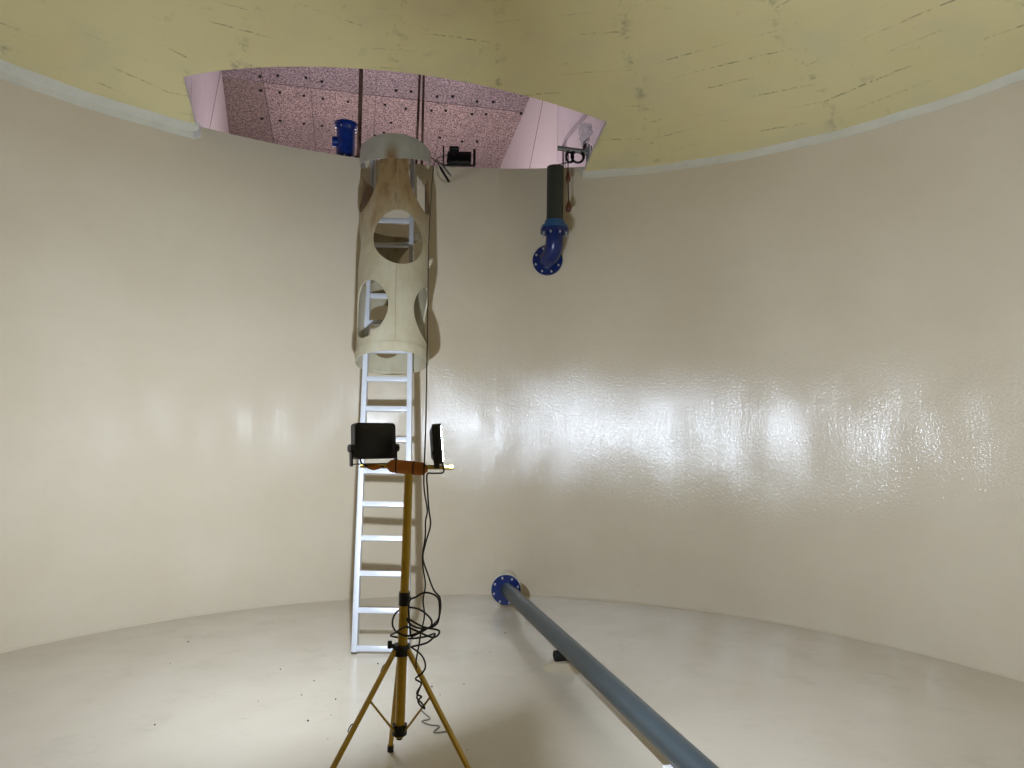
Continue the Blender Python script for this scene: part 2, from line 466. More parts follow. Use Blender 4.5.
bm.faces.new(prev)
tag(obj('trim_2', bm, M['strip']), 'pale sealant strip between the round wall and the yellow dome', kind='structure')

# ------------------------------------------------------------------ valve chamber seen through the hatch
SO = Vector((-4.2, 9.7, 6.784)); SA = Vector((0.9755, 0.2199, 0.0)); SB = Vector((-0.215, 0.952, -0.219)); SN = Vector((-0.048, 0.213, 0.976)).normalized()
def sp(a, b, up=0.0): return SO + SA * a + SB * b + SN * up
bm = bmesh.new(); prism(bm, [sp(-1.2, -3.6, 0.016), sp(6.2, -3.6, 0.016), sp(6.2, 3.4, 0.016), sp(-1.2, 3.4, 0.016)], SN, 0.25)
slab = tag(obj('ceiling_slab', bm, M['concrete'], smooth=False), 'sloping speckled concrete slab over the hatch', kind='structure')
cols = [-0.6, 0.47, 1.15, 2.12, 3.2, 4.75]; rows = [-2.4, -1.1, 0.2, 1.75, 3.3]
for i in range(len(cols) - 1):
    for j in range(len(rows) - 1):
        bm = bmesh.new(); g = 0.005; dpt = random.uniform(-0.006, 0.0)
        prism(bm, [sp(cols[i] + g, rows[j] + g, dpt), sp(cols[i + 1] - g, rows[j] + g, dpt), sp(cols[i + 1] - g, rows[j + 1] - g, dpt), sp(cols[i] + g, rows[j + 1] - g, dpt)], SN, 0.05)
        obj('concrete_panel', bm, M['concrete_shaded'] if j < 2 else M['concrete_brown'] if i == 0 else M['concrete'], slab, smooth=False)
HOLES = [(0.44, 0.073), (0.699, 0.005), (1.098, -0.024), (1.325, 0.022), (0.416, 0.387), (0.691, 0.383), (1.043, 0.39), (1.324, 0.41), (0.35, 1.074), (0.626, 1.077), (0.998, 1.09), (1.282, 1.093), (3.053, 0.054), (3.292, 0.011), (3.686, 0.06), (3.937, 0.03), (3.005, 0.403), (3.229, 0.363), (3.658, 0.376), (3.882, 0.336), (3.223, 1.082), (3.609, 1.13), (3.863, 1.086), (2.421, 0.027), (2.648, 0.01), (2.601, 0.425), (2.27, 0.385), (2.386, 0.82), (2.14, 1.215), (1.702, 0.414), (2.285, 1.106), (4.439, 0.225), (2.734, 1.31)]
bm = bmesh.new()
for a, b in HOLES:
    tube(bm, [sp(a, b, -0.022), sp(a, b, 0.02)], 0.022, 7)
tag(obj('bolt_holes', bm, M['dark_joint'], slab, smooth=False), kind='stuff')

# side walls, both vertical planes through the slab's side edges
def rw(t, z): return Vector((0.218 - 0.2676 * (t - 10.517), t, z))     # right wall by its y
def lw(t, z): return Vector((-4.312 - 0.3282 * (t - 9.781), t, z))     # left wall by its y
rn = Vector((1, 0.2676, 0)).normalized(); ln = Vector((-1, -0.3282, 0)).normalized()
bm = bmesh.new(); prism(bm, [rw(7.25, 0) + rn * 0.02, rw(13.3, 0) + rn * 0.02, rw(13.3, 6.25) + rn * 0.02, rw(7.25, 7.75) + rn * 0.02], rn, 0.2)
wr = tag(obj('wall_right', bm, M['white_sheet_b'], smooth=False), 'white sheet-clad chamber wall beyond the hatch, under the slab edge', kind='structure')
def panel(parent, name, poly, nrm, mat, label=None):
    bm = bmesh.new(); prism(bm, poly, nrm, 0.03); return tag(obj(name, bm, mat, parent, smooth=False), label)
# slanted joint through (9.85,6.44)-(10.47,5.68)
def sl(t): return 6.444 - 1.2318 * (t - 9.849)
panel(wr, 'sheet_panel', [rw(9.72, sl(9.72)), rw(12.0, sl(12.0)), rw(13.2, 4.0), rw(13.2, 6.27), rw(9.72, 7.02)], rn, M['white_sheet'])
panel(wr, 'sheet_panel', [rw(9.19, 4.0), rw(11.97, 4.0), rw(9.70, sl(9.70) - 0.03), rw(9.19, 7.1)], rn, M['white_sheet'])
panel(wr, 'sheet_panel', [rw(7.3, 4.0), rw(9.182, 4.0), rw(9.182, 7.1), rw(7.3, 7.6)], rn, M['white_sheet_b'])
bm = bmesh.new(); prism(bm, [rw(9.70, sl(9.70)) - rn * 0.004, rw(9.725, sl(9.725) + 0.02) - rn * 0.004, rw(12.0, sl(12.0) + 0.02) - rn * 0.004, rw(11.98, sl(11.98)) - rn * 0.004], rn, 0.004)
tag(obj('sheet_joint', bm, M['rust'], wr, smooth=False), 'dark slanted joint')
bm = bmesh.new(); prism(bm, [lw(6.98, 0) + ln * 0.02, lw(13.3, 0) + ln * 0.02, lw(13.3, 6.1) + ln * 0.02, lw(6.98, 7.35) + ln * 0.02], ln, 0.2)
wl = tag(obj('wall_left', bm, M['white_sheet_b'], smooth=False), 'white sheet-clad chamber wall beyond the hatch, at its narrow end', kind='structure')
panel(wl, 'sheet_panel', [lw(7.0, 4.0), lw(7.5, 4.0), lw(9.65, 6.8), lw(7.0, 7.3)], ln, M['white_sheet_b'])
panel(wl, 'sheet_panel', [lw(5.0, 4.75), lw(6.98, 4.6), lw(6.98, 7.3), lw(5.0, 7.6)], ln, M['white_sheet_b'])
panel(wl, 'sheet_panel', [lw(7.52, 4.0), lw(13.2, 4.0), lw(13.2, 6.1), lw(9.67, 6.75)], ln, M['white_sheet'])
bm = bmesh.new(); box(bm, (-2.2, 13.3, 3.2), (7.4, 0.2, 6.4))
tag(obj('wall_back', bm, M['white_sheet_b'], smooth=False), 'far chamber wall under the low edge of the slab', kind='structure')

# conduit on the right chamber wall
bm = bmesh.new()
tube(bm, [rw(7.9, 5.55) - rn * 0.03, rw(8.076, 5.434) - rn * 0.03, rw(8.80, 5.43) - rn * 0.03, rw(8.87, 5.38) - rn * 0.03, rw(8.87, 4.4) - rn * 0.03], 0.017, 8)
tag(obj('conduit', bm, M['conduit']), 'thin grey conduit bent down the white sheet wall beyond the hatch', 'conduit')

# hanging scrap of tape at the cut end of the strip
bm = bmesh.new()
tp = [(-2.842, 5.975, 4.33), (-2.838, 5.972, 4.27), (-2.828, 5.966, 4.215)]
for i in range(2):
    p, q = Vector(tp[i]), Vector(tp[i + 1])
    prism(bm, [p + Vector((-0.035, 0, 0)), p + Vector((0.035, 0.01, 0)), q + Vector((0.025, 0.012, 0)), q + Vector((-0.02, 0, 0))], (0.1, -1, 0), 0.004)
tag(obj('torn_tape', bm, M['film'], smooth=False), 'torn scrap of pale tape hanging at the cut end of the sealant strip', 'tape')

# ------------------------------------------------------------------ ladder
LD = Vector((-0.06, (6.60 - 5.157) / 4.3, 1.0))                 # climb per metre of height
def lad(side, z):                                              # rail centre line
    x0 = -1.137 if side < 0 else -0.752
    return Vector((x0 + LD.x * z, 5.175 + LD.y * z, z))
lt = LD.normalized(); lm = Matrix((Vector((1, 0, 0)), Vector((1, 0, 0)).cross(lt) * -1, lt)).transposed()
ladder = thing('ladder', 'pale aluminium ladder leaning up through the fibreglass cage to the hatch', 'ladder', (-0.95, 5.16, 0))
for s in (-1, 1):
    a, b = lad(s, 0.012), lad(s, 4.42)
    bm = bmesh.new(); box(bm, (a + b) / 2, (0.042, 0.068, (b - a).length), lm, 0.004); obj('rail', bm, M['alu'], ladder, angle=30)
first = None
slen = LD.length
for k in range(16):
    z = (0.040 + 0.270 * k) / slen
    if k == 0:
        bm = bmesh.new(); a, b = lad(-1, z), lad(1, z); box(bm, (a + b) / 2, ((b - a).length - 0.040, 0.034, 0.042), lm, 0.004)
        first = obj('rung', bm, M['alu'], ladder, angle=30); z0 = z
    else:
        copies(first, [lad(-1, z) - lad(-1, z0)])

# ------------------------------------------------------------------ fibreglass cage
CB, CT = Vector((-1.02, 5.80, 2.245)), Vector((-1.125, 6.33, 4.215))
ca = CT - CB; CL = ca.length; ca.normalize()
cf = Vector((0, -1, 0)); cf -= ca * cf.dot(ca); cf.normalize()
cr = ca.cross(cf); cr = -cr if cr.x < 0 else cr
def cpt(th, s, dr=0.0):
    r = 0.300 + 0.022 * s / CL + dr
    th = math.radians(th); return CB + ca * s + (cf * math.cos(th) + cr * math.sin(th)) * r
cage = thing('ladder_cage', 'stained beige fibreglass tube with oval cut-outs enclosing the upper ladder', 'ladder cage', tuple(CB))
def cage_shell(s0, s1, dr0, dr1, seg=96, ns=10):
    bm = bmesh.new(); I, O_ = [], []
    for i in range(ns + 1):
        s = s0 + (s1 - s0) * i / ns
        I.append([bm.verts.new(cpt(360 * k / seg, s, dr0)) for k in range(seg)]); O_.append([bm.verts.new(cpt(360 * k / seg, s, dr1)) for k in range(seg)])
    for k in range(seg):
        j = (k + 1) % seg
        for i in range(ns):
            bm.faces.new((O_[i][k], O_[i][j], O_[i + 1][j], O_[i + 1][k])); bm.faces.new((I[i][k], I[i + 1][k], I[i + 1][j], I[i][j]))
        bm.faces.new((O_[0][k], I[0][k], I[0][j], O_[0][j])); bm.faces.new((O_[ns][k], O_[ns][j], I[ns][j], I[ns][k]))
    bmesh.ops.recalc_face_normals(bm, faces=bm.faces[:])
    return bm
bm = cage_shell(0.0, 1.84, -0.012, 0.0)
me = bpy.data.meshes.new('tube'); bm.to_mesh(me); bm.free()
cb = bmesh.new()
for row_s, ths, hs, ws in ((0.375, (-37, 84, 203), 0.258, 0.195), (1.015, (19, 139, 259), 0.262, 0.213), (1.72, (-54, 70), 0.375, 0.200)):
    for th in ths:
        d = (cf * math.cos(math.radians(th)) + cr * math.sin(math.radians(th))); sd = ca.cross(d)
        c = CB + ca * row_s; n = 40
        pl = [c + d * 0.12 + ca * hs * math.sin(2 * PI * k / n) + sd * ws * math.cos(2 * PI * k / n) for k in range(n)]
        prism(cb, pl, d, 0.4)
bk = -cf
prism(cb, [CB + ca * 1.36 + cr * -0.25 + bk * 0.12, CB + ca * 1.36 + cr * 0.25 + bk * 0.12, CB + ca * 2.4 + cr * 0.25 + bk * 0.12, CB + ca * 2.4 + cr * -0.25 + bk * 0.12], bk, 0.5)
me = boolean_cut(me, cb)
for v in me.vertices: v.co -= CB
me.materials.clear(); me.materials.append(M['grp'])
for p in me.polygons: p.use_smooth = True; p.material_index = 0
me.set_sharp_from_angle(angle=math.radians(40))
o = bpy.data.objects.new('tube', me); COL.objects.link(o); o.parent = cage
bm = bmesh.new(); prev = None          # pale curved band across the front of the top
for k in range(41):
    th = -108 + 216 * k / 40; sl_ = 1.785 + 0.16 * (1 - math.cos(math.radians(th)))
    ring = [bm.verts.new(cpt(th, s_, d_)) for s_, d_ in ((sl_, 0.0), (sl_, 0.008), (CL, 0.008), (CL, 0.0))]
    if prev:
        for i in range(4): bm.faces.new((prev[i], ring[i], ring[(i + 1) % 4], prev[(i + 1) % 4]))
    else: bm.faces.new(list(reversed(ring)))
    prev = ring
bm.faces.new(prev)
tag(obj('top_band', bm, M['grp_top'], cage, angle=40), 'pale grey band with a brown stain in the middle')
bm = cage_shell(-0.030, 0.052, 0.0, 0.009, ns=2)
obj('bottom_rim', bm, M['grp'], cage, angle=40)
for th, s0, s1 in ((14, 0.06, 0.74), (14, 1.29, 1.77)):
    bm = bmesh.new(); tube(bm, [cpt(th, s0 + (s1 - s0) * i / 6, 0.001) for i in range(7)], 0.003, 6)
    obj('mould_seam', bm, M['seam'], cage)

# ------------------------------------------------------------------ things on the wall top, in the hatch
def bolt_ring(parent, c, n, r, count, br, mat, a0=0.0, h=0.012):
    c, n = Vector(c), Vector(n).normalized(); u = n.orthogonal().normalized(); v = n.cross(u); first = None
    for k in range(count):
        a = a0 + 2 * PI * k / count; p = c + (u * math.cos(a) + v * math.sin(a)) * r
        if first is None:
            bm = bmesh.new(); tube(bm, [p - n * 0.002, p + n * h], br, 6); first = obj('bolt', bm, mat, parent, smooth=False); p0 = p
        else: copies(first, [p - p0])

# blue valve body
VX, VY = -1.728, 6.83
valve = thing('valve', 'short blue flanged valve standing on the wall top beside a brown bar', 'valve', (VX, VY, ZW))
bm = bmesh.new()
prof = [(0.0, 0.098), (0.022, 0.098), (0.026, 0.094), (0.06, 0.092), (0.28, 0.092), (0.31, 0.096), (0.335, 0.11), (0.365, 0.11)]
rings = [[bm.verts.new((VX + r * math.cos(2 * PI * k / 28), VY + r * math.sin(2 * PI * k / 28), ZW + z + 0.02)) for k in range(28)] for z, r in prof]
for a, b in zip(rings, rings[1:]):
    for k in range(28): bm.faces.new((a[k], a[(k + 1) % 28], b[(k + 1) % 28], b[k]))
bm.faces.new(list(reversed(rings[0]))); bm.faces.new(rings[-1])
obj('body', bm, M['blue_b'], valve)
bm = bmesh.new(); tube(bm, [(VX, VY, ZW + 0.36), (VX, VY, ZW + 0.395)], 0.118, 28); vtf = obj('top_flange', bm, M['blue_b'], valve)
bm = bmesh.new(); tube(bm, [(VX, VY, ZW), (VX, VY, ZW + 0.024)], 0.112, 28); vbf = obj('bottom_flange', bm, M['blue_b'], valve)
bm = bmesh.new(); tube(bm, [(VX - 0.06, VY - 0.02, ZW + 0.2), (VX - 0.125, VY - 0.03, ZW + 0.2)], 0.052, 16); obj('side_boss', bm, M['blue_b'], valve)
bolt_ring(vbf, (VX, VY, ZW + 0.024), (0, 0, 1), 0.095, 8, 0.010, M['bolt'], 0.2, 0.022)
bolt_ring(vtf, (VX, VY, ZW + 0.345), (0, 0, -1), 0.105, 8, 0.009, M['bolt'], 0.2, 0.016)

# rusty bars between the wall top and the slab
def slab_z(x, y): return SO.z - (SN.x * (x - SO.x) + SN.y * (y - SO.y)) / SN.z
bar = thing('steel_bar', 'single brown rusty flat bar rising from the wall top beside the blue valve', 'bar', (-1.590, 6.80, ZW), 'rusty bars in the hatch')
bm = bmesh.new(); zt = slab_z(-1.575, 6.80) - 0.02; box(bm, (-1.582, 6.80, (ZW + zt) / 2), (0.040, 0.014, zt - ZW), None, 0.002); obj('bar', bm, M['rust'], bar, smooth=False)
bm = bmesh.new(); box(bm, (-1.570, 6.78, ZW + 0.022), (0.085, 0.06, 0.044), None, 0.004); obj('foot', bm, M['rust'], bar, smooth=False)
for nm, x, y, lean, lab in (('steel_bar.001', -1.010, 6.86, 0.035, 'brown rusty bar behind the cage top, the leaning one of a pair'), ('steel_bar.002', -0.955, 6.88, 0.0, 'brown rusty bar behind the cage top, the upright one of a pair')):
    bm = bmesh.new(); a = Vector((x, y, ZW)); zt = slab_z(x, y) - 0.02; b = Vector((x + lean * 1.6, y, zt))
    t = (b - a).normalized(); m3 = Matrix((Vector((1, 0, 0)), Vector((1, 0, 0)).cross(t) * -1, t)).transposed()
    box(bm, (a + b) / 2, (0.024, 0.012, (b - a).length), m3, 0.002)
    tag(obj(nm, bm, M['rust'], smooth=False, loc=(x, y, ZW)), lab, 'bar', 'rusty bars in the hatch')

# black flood lamp lying on the wall top (unlit)
fl = thing('flood_lamp', 'unlit black flood lamp resting on the wall top in the hatch', 'lamp', (-0.59, 6.88, ZW), 'black flood lamps')
bm = bmesh.new(); ty = Matrix.Rotation(math.radians(-28), 3, 'X')
box(bm, (-0.575, 6.90, ZW + 0.085), (0.25, 0.05, 0.155), ty, 0.012); obj('body', bm, M['black'], fl)
bm = bmesh.new(); box(bm, (-0.625, 6.86, ZW + 0.165), (0.10, 0.05, 0.035), ty, 0.008); obj('junction_box', bm, M['black'], fl)
bm = bmesh.new()
for i in range(6): box(bm, (-0.66 + i * 0.034, 6.862, ZW + 0.085), (0.006, 0.02, 0.11), ty)
obj('cooling_fins', bm, M['black_metal'], fl, smooth=False)
bm = bmesh.new(); box(bm, (-0.735, 6.88, ZW + 0.1), (0.014, 0.03, 0.2)); box(bm, (-0.418, 6.88, ZW + 0.085), (0.026, 0.03, 0.17)); box(bm, (-0.5765, 6.895, ZW + 0.006), (0.33, 0.03, 0.012))
obj('bracket', bm, M['black_metal'], fl, smooth=False)

# two thin rods hooked over the wall edge
bm = bmesh.new(); tube(bm, [(-0.850, 6.83, 4.400), (-0.768, 6.68, 4.285), (-0.740, 6.645, 4.23), (-0.739, 6.643, 4.229), (-0.640, 6.52, 4.045)], 0.012, 8, radii=[0.006, 0.006, 0.006, 0.012, 0.012])
tag(obj('hooked_rod', bm, M['black'], loc=(-0.76, 6.75, ZW)), 'thin rod with a black end hooked over the wall edge beside the cage top', 'rod')
bm = bmesh.new(); tube(bm, [(-0.80, 6.83, 4.37), (-0.735, 6.70, 4.285), (-0.622, 6.55, 4.11)], 0.010, 8)
tag(obj('grey_rod', bm, M['steel'], loc=(-0.73, 6.75, ZW)), 'plain grey rod hooked over the wall edge under the black flood lamp', 'rod')

# ------------------------------------------------------------------ blue elbow and dark pipe on the wall
FC = Vector((0.345, 6.905, 3.375)); fn = Vector((CX - FC.x, CY - FC.y, 0)).normalized()
PXc = Vector((0.400, 6.68, 0))
elb = thing('pipe_elbow', 'blue flanged pipe elbow bolted to the wall under the dark upright pipe', 'pipe fitting', tuple(FC))
bm = bmesh.new(); tube(bm, [FC + fn * -0.005, FC + fn * 0.028], 0.152, 36); wfl = obj('wall_flange', bm, M['blue'], elb)
e0 = FC + fn * 0.028; zf = 3.62
pts = [e0, e0 + fn * 0.03]
c_el = Vector((PXc.x, PXc.y, FC.z))
for k in range(1, 11):
    a = PI / 2 * k / 10
    s = pts[1]; rad = (Vector((s.x, s.y, 0)) - Vector((PXc.x, PXc.y, 0)))
    p = Vector((PXc.x, PXc.y, FC.z)) + Vector((rad.x, rad.y, 0)) * (1 - math.sin(a)) + Vector((0, 0, 0.175)) * (1 - math.cos(a))
    pts.append(p)
pts.append(Vector((PXc.x, PXc.y, zf)))
bm = bmesh.new(); tube(bm, pts, 0.088, 28); obj('bend', bm, M['blue'], elb, angle=60)
bm = bmesh.new(); tube(bm, [(PXc.x, PXc.y, zf - 0.022), (PXc.x, PXc.y, zf + 0.018)], 0.142, 36); ufl = obj('upper_flange', bm, M['blue'], elb)
bm = bmesh.new()
tube(bm, [(PXc.x, PXc.y, zf + 0.018), (PXc.x, PXc.y, zf + 0.050), (PXc.x, PXc.y, zf + 0.052), (PXc.x, PXc.y, zf + 0.100)], 0.1, 36, radii=[0.138, 0.130, 0.106, 0.098])
tag(obj('coupling_collar', bm, M['teal'], elb), 'teal collar')
bolt_ring(wfl, FC + fn * 0.028, fn, 0.125, 8, 0.011, M['bolt'], 0.35, 0.016)
bolt_ring(ufl, (PXc.x, PXc.y, zf - 0.022), (0, 0, -1), 0.118, 8, 0.011, M['bolt'], 0.4, 0.02)
bm = bmesh.new(); hollow(bm, (PXc.x, PXc.y, zf + 0.05), (PXc.x, PXc.y, 4.262), 0.083, 0.072, 32)
tag(obj('upright_pipe', bm, M['pvc_dark'], loc=(PXc.x, PXc.y, zf + 0.05)), 'dark green-grey upright pipe rising from the blue elbow to the hatch', 'pipe')

# bracket tube above the pipe, coil, film bundle and floats
hb = thing('hanger_bar', 'short grey steel tube on a post over the wall edge above the dark upright pipe', 'bracket', (0.73, 6.84, ZW))
bm = bmesh.new(); hollow(bm, (0.425, 6.80, 4.505), (0.735, 6.80, 4.468), 0.024, 0.018, 16); obj('cross_tube', bm, M['steel'], hb)
bm = bmesh.new(); box(bm, (0.735, 6.835, ZW + 0.075), (0.03, 0.03, 0.15), None, 0.003); obj('post', bm, M['steel'], hb, smooth=False)
bm = bmesh.new(); box(bm, (0.725, 6.80, 4.472), (0.05, 0.075, 0.06), None, 0.006); obj('clamp', bm, M['bolt'], hb, smooth=False)
bm = bmesh.new(); tube(bm, [(0.74, 6.76, 4.40), (0.74, 6.76, 4.53)], 0.009, 8); tube(bm, [(0.765, 6.77, 4.41), (0.765, 6.77, 4.52)], 0.007, 8); obj('clamp_bolt', bm, M['bolt'], hb)
bm = bmesh.new()
for cx_, rr, yy in ((0.547, 0.062, 6.768), (0.628, 0.066, 6.762)):
    for d in (0.0, 0.012):
        n = 22; tube(bm, [(cx_ + (rr - d) * math.cos(2 * PI * k / n) * (0.62 if rr < 0.064 else 1), yy + d * 1.2 + 0.03 * math.sin(2 * PI * k / n), 4.405 + (rr + 0.01 - d) * math.sin(2 * PI * k / n)) for k in range(n)], 0.0085, 7, closed=True)
tube(bm, catmull([(0.60, 6.765, 4.36), (0.56, 6.75, 4.335), (0.50, 6.74, 4.33), (0.42, 6.72, 4.30), (0.37, 6.71, 4.285)], 4), 0.005, 6)
tag(obj('cable_coil', bm, M['black'], loc=(0.59, 6.78, 4.4)), 'two black cable loops hanging from the grey steel tube', 'cable')
# film bundle
fb = thing('film_bundle', 'crumpled clear film bundle tied at the end of the grey steel tube', 'plastic film', (0.70, 6.79, 4.50))
bm = bmesh.new(); prevr = None
for i in range(9):
    t = i / 8; z = 4.50 + 0.25 * t; rx = 0.016 + 0.052 * math.sin(min(1, t * 1.25) * PI * 0.62); ring = []
    for k in range(14):
        a = 2 * PI * k / 14; j = random.uniform(0.65, 1.2)
        ring.append(bm.verts.new((0.700 + 0.012 * t + rx * j * math.cos(a), 6.79 + 0.6 * rx * j * math.sin(a), z + random.uniform(-0.012, 0.012))))
    if prevr:
        for k in range(14): bm.faces.new((prevr[k], prevr[(k + 1) % 14], ring[(k + 1) % 14], ring[k]))
    prevr = ring
bm.faces.new(prevr)
obj('film', bm, M['film'], fb, smooth=False)
bm = bmesh.new(); tube(bm, [(0.698, 6.79, 4.495), (0.702, 6.79, 4.56)], 0.020, 8); tube(bm, [(0.69, 6.785, 4.56), (0.735, 6.78, 4.60)], 0.007, 6); tag(obj('tie', bm, M['tie'], fb), 'red-brown tie')
# float switches on one cord
fsw = thing('float_switch', 'two brown float bulbs on one dark cord hanging beside the dark upright pipe', 'float switch', (0.53, 6.74, 4.38))
bm = bmesh.new(); tube(bm, catmull([(0.530, 6.77, 4.47), (0.530, 6.74, 4.36), (0.528, 6.72, 4.20), (0.532, 6.71, 4.05), (0.538, 6.71, 3.90)], 5), 0.006, 7); obj('cord', bm, M['cord'], fsw)
for z, r in ((4.165, 0.025), (3.868, 0.032)):
    bm = bmesh.new(); zz = [0.07, 0.055, 0.03, 0.0, -0.025, -0.042, -0.048]; rr = [0.010, 0.014, r * 0.72, r, r * 0.9, r * 0.5, 0.004]
    tube(bm, [(0.529 if z > 4 else 0.538, 6.712, z + q) for q in zz], r, 14, radii=rr); obj('float', bm, M['float'], fsw)

# ------------------------------------------------------------------ floor pipe
P0 = Vector((-0.0188, 6.479, 0.170)); P1 = Vector((0.8536, 3.154, 0.205)); pd = (P1 - P0).normalized(); PE = P0 + pd * 4.9
fp = thing('floor_pipe', 'long blue-grey plastic pipe running low across the floor from a blue flange', 'pipe', (P0.x, P0.y, 0))
bm = bmesh.new(); tube(bm, [P0 - pd * 0.02 + (PE - P0) * (i / 8) for i in range(9)], 0.0655, 32); obj('barrel', bm, M['pvc_grey'], fp, angle=60)
wn = Vector((CX + 0.03, CY - 6.9, 0)).normalized(); F0 = Vector((-0.0277, 6.484, 0.170))
bf = thing('pipe_flange', 'blue bolted flange low on the wall at the far end of the floor pipe', 'flange', (F0.x, F0.y, 0))
bm = bmesh.new(); tube(bm, [F0, F0 + wn * 0.026], 0.137, 36); bfd = obj('flange_disc', bm, M['blue'], bf)
bm = bmesh.new(); tube(bm, [F0 - wn * 0.034, F0 - wn * 0.001], 0.141, 36); tag(obj('backing_flange', bm, M['strip'], bf), 'white painted flange behind the blue disc')
bm = bmesh.new(); tube(bm, [F0 - wn * 0.44, F0 - wn * 0.03], 0.085, 28); obj('stub', bm, M['strip'], bf)
bolt_ring(bfd, F0 + wn * 0.026, wn, 0.116, 8, 0.010, M['bolt'], 0.3, 0.016)
# low pad and black rod under the pipe
pc = Vector((0.513, 4.65, 0))
def pipe_x(y): return P0.x + pd.x / pd.y * (y - P0.y)
bm = bmesh.new()
rot = Matrix.Rotation(math.atan2(-pd.x, pd.y), 3, 'Z')
sy = 4.97; sx = pipe_x(sy)
n = 28; top = [bm.verts.new(rot @ Vector((0.10 * math.cos(2 * PI * k / n), 0.06 * math.sin(2 * PI * k / n), 0)) + Vector((sx + 0.03, sy, 0.046))) for k in range(n)]
bot = [bm.verts.new(rot @ Vector((0.17 * math.cos(2 * PI * k / n), 0.12 * math.sin(2 * PI * k / n), 0)) + Vector((sx + 0.03, sy, 0.0))) for k in range(n)]
for k in range(n): bm.faces.new((bot[k], bot[(k + 1) % n], top[(k + 1) % n], top[k]))
bm.faces.new(top); bm.faces.new(list(reversed(bot)))
tag(obj('mortar_pad', bm, M['pad'], loc=(sx + 0.03, sy, 0)), 'low coated mortar pad in shadow tone under the middle of the floor pipe', 'pad')
bm = bmesh.new(); ax = rot @ Vector((1, 0, 0)); c = Vector((sx, sy, 0.082))
hollow(bm, c - ax * 0.09, c + ax * 0.05, 0.036, 0.02, 18)
tag(obj('rubber_sleeve', bm, M['rubber'], loc=(sx, sy, 0.03)), 'black rubber sleeve lying across under the floor pipe', 'sleeve')
by = 3.52; bx = pipe_x(by)
bm = bmesh.new(); box(bm, (bx + 0.07, by - 0.25, 0.066), (0.15, 0.16, 0.132), rot, 0.006)
tag(obj('support_block', bm, M['white_block'], smooth=False, loc=(bx, by, 0)), 'white block propping up the near end of the floor pipe', 'block')

# ------------------------------------------------------------------ tripod with two flood lamps
TX, TY = -0.494, 3.23
def px(z): return TX + 0.0135 * (z - 0.3)
tri = thing('tripod_stand', 'yellow telescopic tripod lamp stand with a foam-wrapped crossbar', 'tripod', (TX, TY, 0))
bm = bmesh.new(); tube(bm, [(TX, TY, 0.29), (px(0.95), TY, 0.95)], 0.0225, 16); obj('outer_pole', bm, M['yellow'], tri)
bm = bmesh.new(); tube(bm, [(px(0.93), TY, 0.93), (px(1.52), TY, 1.52)], 0.0200, 16); obj('inner_pole', bm, M['yellow'], tri)
bm = bmesh.new(); tube(bm, [(px(0.885), TY, 0.885), (px(0.945), TY, 0.945)], 0.026, 16); tube(bm, [(px(0.9) + 0.02, TY - 0.01, 0.915), (px(0.9) + 0.028, TY - 0.015, 0.915)], 0.012, 8); obj('pole_clamp', bm, M['black'], tri)
ZH = 0.685
bm = bmesh.new(); tube(bm, [(TX, TY, ZH - 0.025), (TX, TY, ZH + 0.02)], 0.040, 12); lcol = obj('leg_collar', bm, M['black'], tri)
bm = bmesh.new(); tube(bm, [(TX - 0.03, TY - 0.02, ZH + 0.015), (TX - 0.046, TY - 0.034, ZH + 0.028)], 0.009, 8); box(bm, (TX - 0.048, TY - 0.036, ZH + 0.030), (0.02, 0.014, 0.035), None, 0.004); obj('wing_knob', bm, M['black'], lcol)
bm = bmesh.new(); tube(bm, [(TX, TY, 0.300), (TX, TY, 0.345)], 0.034, 12); tube(bm, [(TX, TY, 0.278), (TX, TY, 0.300)], 0.014, 8); obj('lower_collar', bm, M['black'], tri)
feet = [Vector((-0.612, 3.700, 0.0)), Vector((-0.862, 2.88, 0.0)), Vector((-0.045, 3.05, 0.0))]
for f in feet:
    d = Vector((f.x - TX, f.y - TY, 0)).normalized(); a = Vector((TX, TY, ZH)) + d * 0.035; e = f + Vector((0, 0, 0.02)); t = (e - a).normalized()
    m3 = axes(t); bm = bmesh.new(); box(bm, (a + e) / 2, (0.024, (e - a).length, 0.016), m3, 0.003); leg = obj('leg', bm, M['yellow'], tri, angle=30)
    bm = bmesh.new(); tube(bm, [f + Vector((0, 0, 0.0)), e - t * 0.02], 0.0165, 10); obj('rubber_foot', bm, M['rubber'], leg)
    mid = a + (e - a) * 0.28; lc = Vector((TX, TY, 0.322)) + d * 0.03; t2 = (mid - lc).normalized()
    bm = bmesh.new(); box(bm, (mid + lc) / 2, (0.016, (mid - lc).length, 0.008), axes(t2), 0.002); obj('brace', bm, M['yellow'], tri, angle=30)
# small wire clips on the front leg
for fr in (0.10, 0.42):
    bm = bmesh.new(); a = Vector((TX, TY, ZH)); e = feet[1]; p = a + (e - a) * fr + Vector((-0.02, -0.006, 0.0))
    tube(bm, catmull([p + Vector((0.01, 0, 0.0)), p + Vector((-0.004, -0.004, 0.014)), p + Vector((-0.018, -0.004, 0.004)), p + Vector((-0.028, -0.002, -0.022))], 4), 0.0028, 6)
    obj('cable_clip', bm, M['black'], tri)
